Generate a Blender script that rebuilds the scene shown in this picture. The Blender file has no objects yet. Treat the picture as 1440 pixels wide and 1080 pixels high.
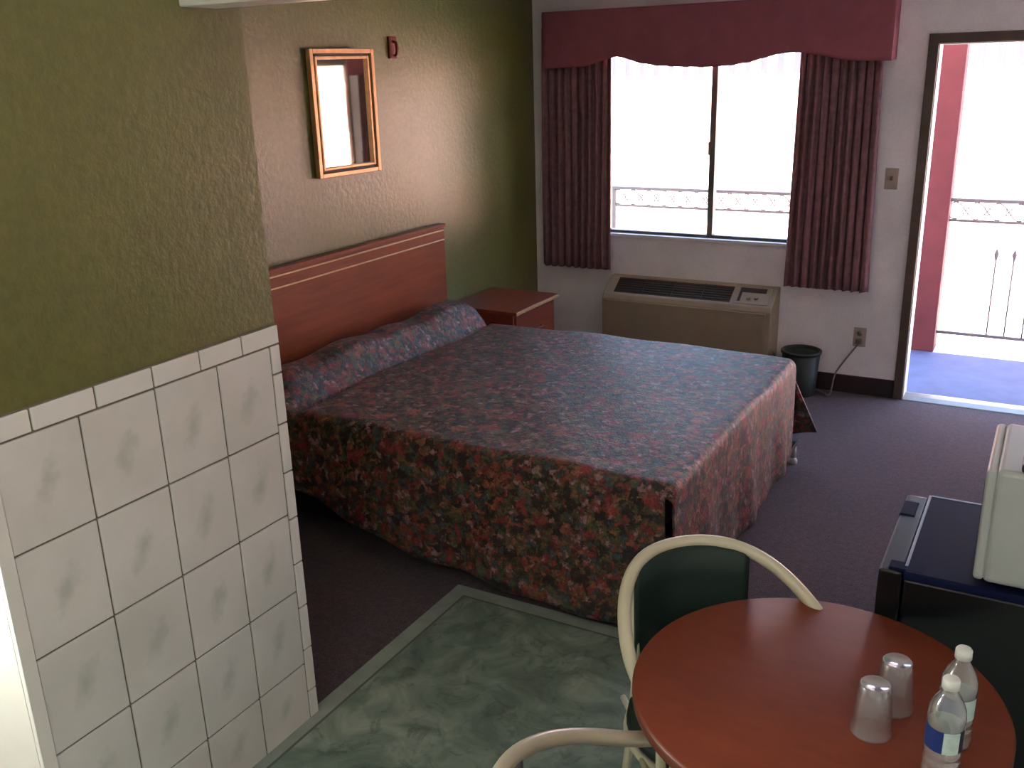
import bpy, bmesh, math, random
from mathutils import Vector, Matrix
random.seed(7)
PI = math.pi
S = bpy.context.scene
COL = S.collection

# ------------------------------------------------------------------ materials
def srgb(r, g, b):
    def f(c):
        c /= 255.0
        return c / 12.92 if c <= 0.04045 else ((c + 0.055) / 1.055) ** 2.4
    return (f(r), f(g), f(b), 1.0)

class NT:
    def __init__(self, name):
        self.m = bpy.data.materials.new(name)
        self.m.use_nodes = True
        self.t = self.m.node_tree
        self.b = self.t.nodes['Principled BSDF']
        self.out = self.t.nodes['Material Output']
    def n(self, typ, **kw):
        nd = self.t.nodes.new(typ)
        for k, v in kw.items():
            if k.startswith('i_'):
                key = k[2:]
                key = int(key) if key.isdigit() else key.replace('_', ' ')
                nd.inputs[key].default_value = v
            else:
                setattr(nd, k, v)
        return nd
    def l(self, a, b):
        self.t.links.new(a, b)
    def coord(self, kind='Object', scale=(1, 1, 1), rot=(0, 0, 0)):
        tc = self.n('ShaderNodeTexCoord')
        mp = self.n('ShaderNodeMapping')
        mp.inputs['Scale'].default_value = scale
        mp.inputs['Rotation'].default_value = rot
        self.l(tc.outputs[kind], mp.inputs['Vector'])
        return mp.outputs['Vector']
    def noise(self, vec, scale, detail=3, rough=0.55, dist=0.0):
        nd = self.n('ShaderNodeTexNoise', i_Scale=scale, i_Detail=detail, i_Roughness=rough, i_Distortion=dist)
        self.l(vec, nd.inputs['Vector'])
        return nd
    def ramp(self, fac, stops, interp='LINEAR'):
        nd = self.n('ShaderNodeValToRGB')
        cr = nd.color_ramp
        cr.interpolation = interp
        while len(cr.elements) < len(stops):
            cr.elements.new(0.5)
        for e, (p, c) in zip(cr.elements, stops):
            e.position = p
            e.color = c if len(c) == 4 else (*c, 1)
        self.l(fac, nd.inputs['Fac'])
        return nd.outputs['Color']
    def mix(self, fac, a, b, mode='MIX'):
        nd = self.n('ShaderNodeMix', data_type='RGBA', blend_type=mode)
        for sock, v in ((nd.inputs[0], fac), (nd.inputs[6], a), (nd.inputs[7], b)):
            if hasattr(v, 'links'):
                self.l(v, sock)
            else:
                sock.default_value = v
        return nd.outputs[2]
    def bump(self, h, strength=0.2, dist=0.01):
        nd = self.n('ShaderNodeBump', i_Strength=strength, i_Distance=dist)
        self.l(h, nd.inputs['Height'])
        self.l(nd.outputs['Normal'], self.b.inputs['Normal'])
    def set(self, **kw):
        for k, v in kw.items():
            s = self.b.inputs[k.replace('_', ' ')]
            if hasattr(v, 'links'):
                self.l(v, s)
            else:
                s.default_value = v
        return self

def simple(name, col, rough=0.5, spec=0.5, metal=0.0, var=0.06, scale=12, bump=0.0, bscale=80, coat=0.0):
    t = NT(name)
    v = t.coord()
    n = t.noise(v, scale)
    dark = tuple(c * (1 - var * 2) for c in col[:3]) + (1,)
    lite = tuple(min(1, c * (1 + var)) for c in col[:3]) + (1,)
    t.set(Base_Color=t.ramp(n.outputs['Fac'], [(0.3, dark), (0.7, lite)]), Roughness=rough,
          Specular_IOR_Level=spec, Metallic=metal, Coat_Weight=coat)
    if bump:
        b = t.noise(v, bscale, 4)
        t.bump(b.outputs['Fac'], bump, 0.004)
    return t.m

MT = {}
def wall_paint(name, col, rough, spec, bump, bscale=55, spk=0.95):
    t = NT(name)
    v = t.coord()
    big = t.noise(v, 2.5, 4)
    fine = t.noise(v, bscale, 3, 0.6)
    c1 = tuple(c * 0.88 for c in col[:3]) + (1,)
    c2 = tuple(c * 1.1 for c in col[:3]) + (1,)
    base = t.ramp(big.outputs['Fac'], [(0.3, c1), (0.7, c2)])
    sp = t.ramp(fine.outputs['Fac'], [(0.38, (spk,) * 3), (0.6, (1, 1, 1))])
    t.set(Base_Color=t.mix(1.0, base, sp, 'MULTIPLY'), Roughness=rough, Specular_IOR_Level=spec)
    t.bump(fine.outputs['Fac'], bump, 0.006)
    return t.m
MT['green'] = wall_paint('green_wall_paint', srgb(102, 101, 46), 0.37, 0.7, 0.42, 38, 0.86)
MT['white_wall'] = wall_paint('white_wall_paint', srgb(246, 242, 244), 0.75, 0.3, 0.12, 70)
MT['ceiling'] = wall_paint('ceiling_paint', srgb(246, 244, 240), 0.9, 0.2, 0.3, 90)
MT['trim_white'] = simple('white_trim_paint', srgb(226, 222, 212), 0.4, 0.5, var=0.02)
MT['sill_white'] = simple('white_sill_paint', srgb(242, 240, 236), 0.35, 0.5, var=0.01)
MT['grout'] = simple('tile_grout', srgb(122, 112, 98), 0.9, 0.2)
MT['dark_trim'] = simple('dark_brown_trim', srgb(84, 68, 58), 0.5, 0.4, var=0.1, scale=20)
MT['baseboard'] = simple('dark_baseboard_vinyl', srgb(46, 32, 32), 0.5, 0.4, var=0.08)

def tile_mat():
    t = NT('ceramic_tile')
    tc = t.n('ShaderNodeTexCoord')
    mp = t.n('ShaderNodeMapping', vector_type='POINT')
    mp.inputs['Location'].default_value = (-0.5, -0.5, 0)
    t.l(tc.outputs['UV'], mp.inputs['Vector'])
    mp2 = t.n('ShaderNodeMapping')
    mp2.inputs['Scale'].default_value = (3.4, 1.7, 1)
    mpr = t.n('ShaderNodeMapping')
    mpr.inputs['Rotation'].default_value = (0, 0, math.radians(30))
    t.l(mp.outputs['Vector'], mpr.inputs['Vector'])
    t.l(mpr.outputs['Vector'], mp2.inputs['Vector'])
    ob = t.coord()
    nz = t.noise(ob, 30, 3)
    ln = t.n('ShaderNodeVectorMath', operation='LENGTH')
    t.l(mp2.outputs['Vector'], ln.inputs[0])
    ad = t.n('ShaderNodeMath', operation='ADD')
    sc = t.n('ShaderNodeMath', operation='MULTIPLY'); sc.inputs[1].default_value = 0.9
    t.l(nz.outputs['Fac'], sc.inputs[0])
    t.l(ln.outputs['Value'], ad.inputs[0]); t.l(sc.outputs[0], ad.inputs[1])
    sm = t.ramp(ad.outputs[0], [(0.42, (1, 1, 1)), (0.95, (0, 0, 0))])
    cl = t.noise(ob, 4.0, 4)
    base = t.ramp(cl.outputs['Fac'], [(0.3, srgb(204, 200, 192)), (0.7, srgb(220, 215, 208))])
    f = t.n('ShaderNodeMath', operation='MULTIPLY'); f.inputs[1].default_value = 0.5
    bw = t.n('ShaderNodeRGBToBW'); t.l(sm, bw.inputs[0]); t.l(bw.outputs[0], f.inputs[0])
    t.set(Base_Color=t.mix(f.outputs[0], base, srgb(150, 160, 146)), Roughness=0.28, Specular_IOR_Level=0.45)
    return t.m
MT['tile'] = tile_mat()
MT['tile_edge'] = simple('bullnose_tile', srgb(222, 218, 210), 0.25, 0.5, var=0.03, scale=5)

def carpet():
    t = NT('burgundy_carpet')
    v = t.coord()
    a = t.noise(v, 160, 2, 0.7)
    b = t.noise(v, 38, 4, 0.7)
    c = t.noise(v, 1.6, 3)
    base = t.ramp(a.outputs['Fac'], [(0.3, srgb(50, 36, 42)), (0.52, srgb(74, 56, 64)), (0.72, srgb(102, 82, 90))])
    spk = t.ramp(b.outputs['Fac'], [(0.35, (0.62, 0.6, 0.64)), (0.65, (1.25, 1.17, 1.17))])
    lg = t.ramp(c.outputs['Fac'], [(0.3, (0.86, 0.86, 0.88)), (0.7, (1.06, 1.02, 1.02))])
    t.set(Base_Color=t.mix(1.0, t.mix(1.0, base, spk, 'MULTIPLY'), lg, 'MULTIPLY'), Roughness=0.9, Specular_IOR_Level=0.15,
          Sheen_Weight=0.15, Sheen_Roughness=0.6)
    t.bump(a.outputs['Fac'], 0.5, 0.01)
    return t.m
MT['carpet'] = carpet()

def vinyl():
    t = NT('marbled_vinyl')
    v = t.coord()
    a = t.noise(v, 4.6, 6, 0.62, 1.2)
    b = t.noise(v, 12, 5, 0.65, 1.0)
    base = t.ramp(a.outputs['Fac'], [(0.30, srgb(80, 94, 88)), (0.48, srgb(106, 124, 112)), (0.62, srgb(134, 148, 136)), (0.8, srgb(164, 172, 158))])
    vein = t.ramp(b.outputs['Fac'], [(0.36, (0.42, 0.46, 0.45)), (0.46, (1, 1, 1)), (0.7, (1.05, 1.05, 1.0))])
    t.set(Base_Color=t.mix(0.65, base, vein, 'MULTIPLY'), Roughness=0.33, Specular_IOR_Level=0.45)
    return t.m
MT['vinyl'] = vinyl()
MT['vinyl_border'] = simple('pale_vinyl_border', srgb(142, 152, 142), 0.35, 0.4, var=0.1, scale=9)
MT['vinyl_line'] = simple('dark_vinyl_line', srgb(84, 92, 86), 0.4, 0.4, var=0.1, scale=9)

def floral(name, sheen):
    t = NT(name)
    v = t.coord()
    wob = t.noise(v, 32, 4, 0.65)
    mixv = t.n('ShaderNodeVectorMath', operation='MULTIPLY_ADD')
    mixv.inputs[1].default_value = (0.085, 0.085, 0.085)
    t.l(wob.outputs['Color'], mixv.inputs[0]); t.l(v, mixv.inputs[2])
    vo = t.n('ShaderNodeTexVoronoi', i_Scale=42.0)
    t.l(mixv.outputs[0], vo.inputs['Vector'])
    sep = t.n('ShaderNodeSeparateColor'); t.l(vo.outputs['Color'], sep.inputs[0])
    pal = t.ramp(sep.outputs[0], [(0.0, srgb(64, 44, 36)), (0.15, srgb(88, 84, 54)), (0.29, srgb(64, 80, 78)),
                                  (0.42, srgb(134, 48, 46)), (0.56, srgb(48, 36, 34)), (0.69, srgb(144, 82, 60)), (0.80, srgb(114, 88, 56)),
                                  (0.91, srgb(150, 112, 112))], 'CONSTANT')
    core = t.ramp(vo.outputs['Distance'], [(0.25, (1.1, 1.1, 1.1)), (0.8, (0.42, 0.38, 0.40))])
    c1 = t.mix(1.0, pal, core, 'MULTIPLY')
    vo2 = t.n('ShaderNodeTexVoronoi', i_Scale=8.5)
    t.l(mixv.outputs[0], vo2.inputs['Vector'])
    petal = t.ramp(vo2.outputs['Distance'], [(0.14, (1, 1, 1)), (0.34, (0, 0, 0))])
    sep2 = t.n('ShaderNodeSeparateColor'); t.l(vo2.outputs['Color'], sep2.inputs[0])
    pc = t.ramp(sep2.outputs[1], [(0.0, srgb(160, 50, 54)), (0.4, srgb(158, 88, 50)), (0.6, srgb(140, 40, 48)), (0.8, srgb(92, 104, 78))], 'CONSTANT')
    bw = t.n('ShaderNodeRGBToBW'); t.l(petal, bw.inputs[0])
    f = t.n('ShaderNodeMath', operation='MULTIPLY'); f.inputs[1].default_value = 0.6
    t.l(bw.outputs[0], f.inputs[0])
    c2 = t.mix(f.outputs[0], c1, pc)
    fine = t.noise(v, 110, 3, 0.75)
    fl = t.ramp(fine.outputs['Fac'], [(0.35, (0.6, 0.58, 0.6)), (0.62, (1.2, 1.17, 1.17))])
    t.set(Base_Color=t.mix(1.0, c2, fl, 'MULTIPLY'), Roughness=0.55, Specular_IOR_Level=sheen, Sheen_Weight=0.06, Sheen_Roughness=0.5)
    q = t.n('ShaderNodeMath', operation='ADD')
    t.l(wob.outputs['Fac'], q.inputs[0]); t.l(fine.outputs['Fac'], q.inputs[1])
    t.bump(q.outputs[0], 0.35, 0.012)
    return t.m
MT['floral'] = floral('floral_bedspread', 0.5)
MT['mattress'] = simple('mattress_ticking', srgb(150, 142, 134), 0.8, 0.2)
MT['box_spring'] = simple('box_spring_cloth', srgb(40, 34, 36), 0.85, 0.2)

def wood(name, c1, c2, rough, spec, scale=(1, 12, 12), coat=0.0):
    t = NT(name)
    v = t.coord('Object', scale)
    a = t.noise(v, 3.0, 5, 0.6, 0.6)
    t.set(Base_Color=t.ramp(a.outputs['Fac'], [(0.3, c1), (0.7, c2)]), Roughness=rough, Specular_IOR_Level=spec, Coat_Weight=coat, Coat_Roughness=0.2)
    return t.m
MT['headboard'] = wood('cherry_headboard', srgb(118, 54, 26), srgb(140, 68, 34), 0.45, 0.3, (10, 1, 10))
MT['gold_strip'] = simple('pale_gold_inlay', srgb(206, 166, 118), 0.3, 0.6, metal=0.3)
MT['nightstand'] = wood('cherry_nightstand', srgb(104, 46, 32), srgb(128, 60, 42), 0.4, 0.5, (10, 1, 10))
MT['laminate'] = wood('cherry_laminate_top', srgb(112, 50, 31), srgb(122, 56, 35), 0.5, 0.25, (3, 9, 3))
MT['laminate_edge'] = simple('table_edge_band', srgb(104, 50, 30), 0.4, 0.4)
MT['black_metal'] = simple('black_metal', srgb(22, 22, 23), 0.45, 0.5)
MT['curtain'] = simple('burgundy_curtain', srgb(132, 96, 100), 0.85, 0.2, var=0.12, scale=30, bump=0.2, bscale=200)
MT['valance'] = simple('burgundy_valance', srgb(150, 86, 96), 0.8, 0.25, var=0.06, scale=10, bump=0.15, bscale=160)
MT['aluminium'] = simple('aluminium_frame', srgb(126, 122, 120), 0.4, 0.5, metal=0.6)
MT['ac'] = simple('beige_ac_plastic', srgb(152, 138, 116), 0.55, 0.4, var=0.03)
MT['ac_dark'] = simple('dark_ac_grille', srgb(58, 46, 34), 0.6, 0.3)
MT['ac_panel'] = simple('ac_control_panel', srgb(150, 136, 114), 0.5, 0.4, var=0.03)
MT['trash'] = simple('dark_green_plastic', srgb(36, 42, 38), 0.5, 0.4)
MT['plate'] = simple('tan_switch_plate', srgb(176, 160, 148), 0.5, 0.4, var=0.03)
MT['cord'] = simple('grey_cord', srgb(120, 108, 98), 0.5, 0.4)
MT['black_gloss'] = simple('black_appliance', srgb(15, 16, 20), 0.3, 0.5, var=0.02)
MT['edge_highlight'] = simple('pale_edge_highlight', srgb(150, 152, 170), 0.35, 0.5, metal=0.3)
MT['black_blue_sheen'] = simple('black_appliance_blue_sheen', srgb(20, 26, 56), 0.5, 0.04, var=0.03)  # bluish reflection on the black plastic put into the base colour
MT['white_appliance'] = simple('white_appliance', srgb(176, 182, 178), 0.35, 0.5, var=0.02)
MT['cream_tube'] = simple('cream_tube_metal', srgb(208, 200, 172), 0.3, 0.6, var=0.03)
MT['steel_tube'] = simple('brushed_beige_tube', srgb(178, 166, 142), 0.28, 0.6, metal=0.35, var=0.03)
MT['green_vinyl'] = simple('dark_green_vinyl', srgb(30, 46, 40), 0.5, 0.4)
MT['gold_frame'] = simple('gilt_frame', srgb(226, 176, 126), 0.34, 0.6, metal=0.35, var=0.08, scale=30)
MT['frame_dark'] = simple('dark_frame_wood', srgb(70, 42, 22), 0.5, 0.4)
MT['mirror'] = NT('mirror_glass').set(Base_Color=(0.95, 0.90, 0.76, 1), Metallic=1.0, Roughness=0.03).m
MT['red_paint'] = simple('red_painted_stucco', srgb(92, 44, 47), 0.8, 0.3, var=0.08, scale=6, bump=0.2)
MT['red_dark'] = simple('dark_red_plastic', srgb(122, 34, 20), 0.5, 0.4)
MT['blue_deck'] = simple('blue_walkway_coating', srgb(74, 84, 118), 0.7, 0.3, var=0.08, scale=7, bump=0.2)
MT['concrete'] = simple('pale_concrete', srgb(208, 204, 196), 0.85, 0.2, var=0.05)
MT['iron'] = simple('wrought_iron', srgb(92, 86, 84), 0.5, 0.4)
MT['facade'] = simple('pale_stucco_facade', srgb(250, 200, 184), 0.9, 0.2, var=0.03, scale=2)
MT['facade_band'] = simple('corrugated_band', srgb(62, 62, 66), 0.8, 0.2, var=0.03)
MT['metal_white'] = simple('white_enamel', srgb(206, 200, 192), 0.4, 0.5)
MT['bath_wall'] = simple('bathroom_paint', srgb(226, 226, 218), 0.7, 0.3, var=0.02)
MT['cap'] = simple('white_cap_plastic', srgb(222, 224, 214), 0.45, 0.4, var=0.02)
MT['label_blue'] = simple('blue_label', srgb(28, 50, 110), 0.5, 0.4, var=0.1, scale=90)
MT['label_pale'] = simple('pale_label', srgb(188, 210, 200), 0.5, 0.4, var=0.06, scale=90)
MT['label_navy'] = simple('navy_label', srgb(24, 30, 46), 0.5, 0.4, var=0.1, scale=90)

def clear(name, tint, gloss, milk, rough):
    t = NT(name)
    tr = t.n('ShaderNodeBsdfTransparent'); tr.inputs[0].default_value = tint
    gl = t.n('ShaderNodeBsdfGlossy'); gl.inputs['Roughness'].default_value = rough
    lw = t.n('ShaderNodeLayerWeight'); lw.inputs['Blend'].default_value = gloss
    df = t.n('ShaderNodeBsdfDiffuse'); df.inputs[0].default_value = (0.85, 0.85, 0.84, 1)
    a = t.n('ShaderNodeMixShader'); a.inputs[0].default_value = milk
    t.l(tr.outputs[0], a.inputs[1]); t.l(df.outputs[0], a.inputs[2])
    b = t.n('ShaderNodeMixShader')
    t.l(lw.outputs['Facing'], b.inputs[0]); t.l(a.outputs[0], b.inputs[1]); t.l(gl.outputs[0], b.inputs[2])
    t.l(b.outputs[0], t.out.inputs['Surface'])
    return t.m
MT['pane'] = clear('window_glass', (0.96, 0.97, 0.96, 1), 0.06, 0.0, 0.02)
MT['bottle'] = clear('clear_bottle_plastic', (0.93, 0.95, 0.93, 1), 0.42, 0.16, 0.12)
MT['cup'] = clear('clear_cup_plastic', (0.95, 0.94, 0.95, 1), 0.42, 0.14, 0.2)

# ------------------------------------------------------------------ geometry helpers
def NB():
    return bmesh.new()

def box(bm, lo, hi, bev=0.0, seg=2, mi=0, smooth=False):
    lo, hi = Vector(lo), Vector(hi)
    t = bmesh.new()
    bmesh.ops.create_cube(t, size=1.0)
    for v in t.verts:
        v.co = Vector([(lo[i] + hi[i]) / 2 + v.co[i] * (hi[i] - lo[i]) for i in range(3)])
    if bev > 0:
        bmesh.ops.bevel(t, geom=t.edges[:], offset=bev, segments=seg, profile=0.5, affect='EDGES')
    merge(bm, t, mi)

def merge(bm, t, mi=None):
    me = bpy.data.meshes.new('tmp')
    if mi is not None:
        for f in t.faces:
            f.material_index = mi
    t.to_mesh(me); t.free()
    bm.from_mesh(me)
    bpy.data.meshes.remove(me)

def grid(bm, pts, closed_u=False, mi=0):
    """pts[i][j] -> Vector, quads between rows"""
    rows = [[bm.verts.new(p) for p in r] for r in pts]
    n = len(rows)
    for i in range(n if closed_u else n - 1):
        a, b = rows[i], rows[(i + 1) % n]
        for j in range(len(a) - 1):
            try:
                f = bm.faces.new((a[j], a[j + 1], b[j + 1], b[j])); f.material_index = mi; f.smooth = True
            except ValueError:
                pass
    return rows

def tube(bm, path, r, n=12, closed=False, mi=0, caps=True):
    P = [Vector(p) for p in path]
    m = len(P)
    rad = r if isinstance(r, (list, tuple)) else [r] * m
    prev = None
    rings = []
    for i, p in enumerate(P):
        if closed:
            d = (P[(i + 1) % m] - P[i - 1])
        else:
            d = P[min(i + 1, m - 1)] - P[max(i - 1, 0)]
        d.normalize()
        if prev is None:
            a = Vector((0, 0, 1)) if abs(d.z) < 0.9 else Vector((1, 0, 0))
            x = d.cross(a).normalized()
        else:
            x = (prev - d * prev.dot(d)).normalized()
        prev = x
        y = d.cross(x)
        rings.append([bm.verts.new(p + (x * math.cos(2 * PI * k / n) + y * math.sin(2 * PI * k / n)) * rad[i]) for k in range(n)])
    for i in range(m if closed else m - 1):
        a, b = rings[i], rings[(i + 1) % m]
        for k in range(n):
            f = bm.faces.new((a[k], a[(k + 1) % n], b[(k + 1) % n], b[k])); f.smooth = True; f.material_index = mi
    if caps and not closed:
        f = bm.faces.new(rings[0][::-1]); f.material_index = mi
        f = bm.faces.new(rings[-1]); f.material_index = mi

def lathe(bm, prof, c=(0, 0, 0), n=32, mi=0, close=True):
    c = Vector(c)
    rings = []
    for r, z in prof:
        if r < 1e-6:
            rings.append([bm.verts.new(c + Vector((0, 0, z)))])
        else:
            rings.append([bm.verts.new(c + Vector((r * math.cos(2 * PI * k / n), r * math.sin(2 * PI * k / n), z))) for k in range(n)])
    for a, b in zip(rings, rings[1:]):
        for k in range(n):
            k2 = (k + 1) % n
            if len(a) == 1 and len(b) == 1:
                continue
            if len(a) == 1:
                f = bm.faces.new((a[0], b[k2], b[k]))
            elif len(b) == 1:
                f = bm.faces.new((a[k], a[k2], b[0]))
            else:
                f = bm.faces.new((a[k], a[k2], b[k2], b[k]))
            f.smooth = True; f.material_index = mi

def prism(bm, prof, axis, a, b, mi=0, bev=0.0):
    """closed 2-D outline swept along an axis from a to b"""
    def P(u, v, w):
        return {0: (w, u, v), 1: (u, w, v), 2: (u, v, w)}[axis]
    t = bmesh.new()
    A = [t.verts.new(P(u, v, a)) for u, v in prof]
    B = [t.verts.new(P(u, v, b)) for u, v in prof]
    n = len(prof)
    t.faces.new(A); t.faces.new(B[::-1])
    for i in range(n):
        t.faces.new((A[i], B[i], B[(i + 1) % n], A[(i + 1) % n]))
    bmesh.ops.recalc_face_normals(t, faces=t.faces[:])
    if bev:
        bmesh.ops.bevel(t, geom=t.edges[:], offset=bev, segments=2, profile=0.5, affect='EDGES')
    merge(bm, t, mi)

def obj(name, bm, mats, parent=None, origin=None, local=False, recalc=True, smooth_angle=None):
    if recalc:
        bmesh.ops.recalc_face_normals(bm, faces=bm.faces[:])
    off = Vector((0, 0, 0))
    if parent is not None and not local:
        p = parent
        while p is not None:
            off += p.location; p = p.parent
    elif origin is not None:
        off = Vector(origin)
    if off.length:
        bmesh.ops.translate(bm, vec=-off, verts=bm.verts[:])
    me = bpy.data.meshes.new(name)
    bm.to_mesh(me); bm.free()
    for m in (mats if isinstance(mats, (list, tuple)) else [mats]):
        me.materials.append(MT[m])
    o = bpy.data.objects.new(name, me)
    COL.objects.link(o)
    if parent is not None:
        o.parent = parent
    elif origin is not None:
        o.location = origin
    return o

def tag(o, label, cat, group=None):
    o['label'] = label; o['category'] = cat
    if group:
        o['group'] = group
    return o

def thing(name, label, cat, loc=(0, 0, 0), rz=0.0, group=None):
    o = bpy.data.objects.new(name, None)
    o.empty_display_size = 0.1
    COL.objects.link(o)
    o.location = loc; o.rotation_euler = (0, 0, rz)
    return tag(o, label, cat, group)

def struct(name, bm, m, label=None, cat=None, **kw):
    o = obj(name, bm, m, **kw)
    if o.parent is None:
        o['kind'] = 'structure'
        if label:
            o['label'] = label
            o['category'] = cat or name.split('_')[0]
    elif label:
        o['label'] = label
    return o

def copy_tree(o, parent=None):
    c = o.copy(); COL.objects.link(c)
    if parent is not None:
        c.parent = parent
    for ch in list(o.children):
        copy_tree(ch, c)
    return c

def solidify(o, t, offset=0.0):
    m = o.modifiers.new('thickness', 'SOLIDIFY'); m.thickness = t; m.offset = offset

# ------------------------------------------------------------------ the room shell
RX, RY, CH = 3.66, -7.2, 2.62        # right wall, rear wall, ceiling
XT, YT = 1.275, -3.957               # tiled partition: face and end
TW = 0.12

bm = NB(); box(bm, (-0.15, RY - 0.15, -0.12), (RX + 0.15, 0.0, 0.0))
struct('floor', bm, 'carpet', 'dark burgundy speckled carpet around the bed', 'floor')
bm = NB(); box(bm, (-0.15, RY - 0.15, CH), (RX + 0.15, 0.15, CH + 0.12))
struct('ceiling', bm, 'ceiling', 'off-white ceiling above the room', 'ceiling')
bm = NB(); box(bm, (-0.15, RY, 0), (0, 0.0, CH))
struct('wall_left', bm, 'green', 'semi-gloss olive green wall behind the headboard', 'wall')
bm = NB(); box(bm, (RX, RY, 0), (RX + 0.15, 0.0, CH))
struct('wall_right', bm, 'white_wall', 'off-white side wall behind the refrigerator', 'wall')
bm = NB(); box(bm, (-0.15, RY - 0.15, 0), (RX + 0.15, RY, CH))
struct('wall_rear', bm, 'white_wall', 'off-white wall at the end of the room opposite the window', 'wall')

WX0, WX1, WZ0, WZ1 = 0.50, 1.80, 0.905, 2.10     # window opening
DX0, DX1, DZ1 = 2.478, 3.42, 2.045              # door opening
WT = 0.13                                        # wall thickness
bm = NB()
for lo, hi in [((-0.15, 0, 0), (WX0, WT, CH)), ((WX1, 0, 0), (DX0, WT, CH)), ((DX1, 0, 0), (RX + 0.15, WT, CH)),
               ((WX0, 0, 0), (WX1, WT, WZ0)), ((WX0, 0, WZ1), (WX1, WT, CH)), ((DX0, 0, DZ1), (DX1, WT, CH))]:
    box(bm, lo, hi)
struct('wall_back', bm, 'white_wall', 'off-white wall holding the window and the open doorway', 'wall')
bm = NB(); box(bm, (-3.5, -0.5, CH + 0.12), (8.0, WT, 4.7))  # unseen block added to keep the sun off the column and walkway
struct('wall_upper', bm, 'facade', 'unseen wall block added above the doorway to shade the walkway from the sun', 'wall')

# partition with bathroom behind it
JY = -4.850                                      # bathroom door opening starts here
bm = NB()
box(bm, (0, YT - TW, 0), (XT, YT, CH))
box(bm, (XT - TW, JY, 0), (XT, YT - TW, CH))
box(bm, (XT - TW, JY - 0.8, 2.05), (XT, JY, CH))
box(bm, (XT - TW, RY, 0), (XT, JY - 0.8, CH))
struct('wall_partition', bm, 'green', 'olive green partition wall above the white tiles', 'wall')

# tiled wainscot : grout bed, field tiles and bullnose edging
bm = NB()
uvl = bm.loops.layers.uv.new('UVMap')
box(bm, (XT, -4.834, 0.0), (XT + 0.006, YT, 1.300), mi=2)
cols = [-4.834, -4.618, -4.402, -4.196, -3.997]
rows = [1.243, 0.984, 0.722, 0.463, 0.205, 0.0]
g = 0.0028
def tile(y0, y1, z0, z1, mi, th=0.011):
    n0 = len(bm.faces)
    box(bm, (XT + 0.002, y0 + g, z0 + g), (XT + th, y1 - g, z1 - g), bev=0.0022, seg=2, mi=mi)
    bm.faces.ensure_lookup_table()
    for f in bm.faces[n0:]:
        for lp in f.loops:
            lp[uvl].uv = ((lp.vert.co.y - y0) / (y1 - y0), (lp.vert.co.z - z0) / (z1 - z0))
for a, b in zip(cols, cols[1:]):
    for t_, b_ in zip(rows, rows[1:]):
        tile(a, b, b_, t_, 0)
ys = [-4.834, -4.733, -4.568, -4.402, -4.250, -4.100, YT]
for a, b in zip(ys, ys[1:]):
    tile(a, b, 1.243, 1.300, 1, 0.0115)
zz = [1.243, 1.158, 1.006, 0.853, 0.702, 0.551, 0.400, 0.249, 0.098, 0.0]
for t_, b_ in zip(zz, zz[1:]):
    tile(-3.997, YT, b_, t_, 1, 0.0115)
o = struct('trim_1', bm, ['tile', 'tile_edge', 'grout'], 'white ceramic wall tiles with pale green smudges and bullnose border', 'tiles')

# bathroom doorway casing
bm = NB(); box(bm, (XT, JY - 0.018, 0), (XT + 0.016, -4.834, 2.11), bev=0.002)
box(bm, (XT, JY - 0.84, 2.05), (XT + 0.016, JY - 0.019, 2.11), bev=0.003)
box(bm, (XT - TW - 0.01, JY - 0.018, 0), (XT - 0.0005, JY - 0.0005, 2.05), bev=0.002)
box(bm, (0.42, JY, 0.012), (XT - TW - 0.012, JY + 0.038, 2.03), bev=0.003)
struct('trim_2', bm, 'trim_white', 'white bathroom door casing at the end of the tiles', 'door casing')
bm = NB(); box(bm, (0.002, RY, 0.0), (0.02, YT - TW, CH)); box(bm, (0.02, YT - TW - 0.02, 0), (XT - TW, YT - TW, CH))
struct('wall_bathroom', bm, 'bath_wall', 'white bathroom wall behind the partition', 'wall')

# header beam above the entry
bm = NB(); box(bm, (XT, -4.16, 2.128), (RX, -4.04, CH), bev=0.004)
struct('trim_3', bm, 'trim_white', 'white header beam at the top edge over the partition end', 'beam')

# marbled vinyl in the entry
YV = -3.076
XV = 1.262
bm = NB()
box(bm, (XV, RY, 0.0), (RX, YV, 0.004), mi=1)
box(bm, (XV + 0.062, RY, 0.001), (RX - 0.02, YV - 0.062, 0.0045), mi=2)
box(bm, (XV + 0.072, RY, 0.001), (RX - 0.03, YV - 0.072, 0.005), mi=0)
o = struct('floor_vinyl', bm, ['vinyl', 'vinyl_border', 'vinyl_line'], 'green marbled vinyl flooring with a pale border beside the table', 'floor')

# baseboards
bm = NB(); box(bm, (0, -0.012, 0), (2.436, 0, 0.112), bev=0.003)
struct('baseboard_back', bm, 'baseboard', 'dark brown baseboard under the window wall', 'baseboard')
bm = NB(); box(bm, (0, YT, 0), (0.012, -0.012, 0.112), bev=0.003)
struct('baseboard_left', bm, 'baseboard', 'dark brown baseboard along the green wall', 'baseboard')

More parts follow.
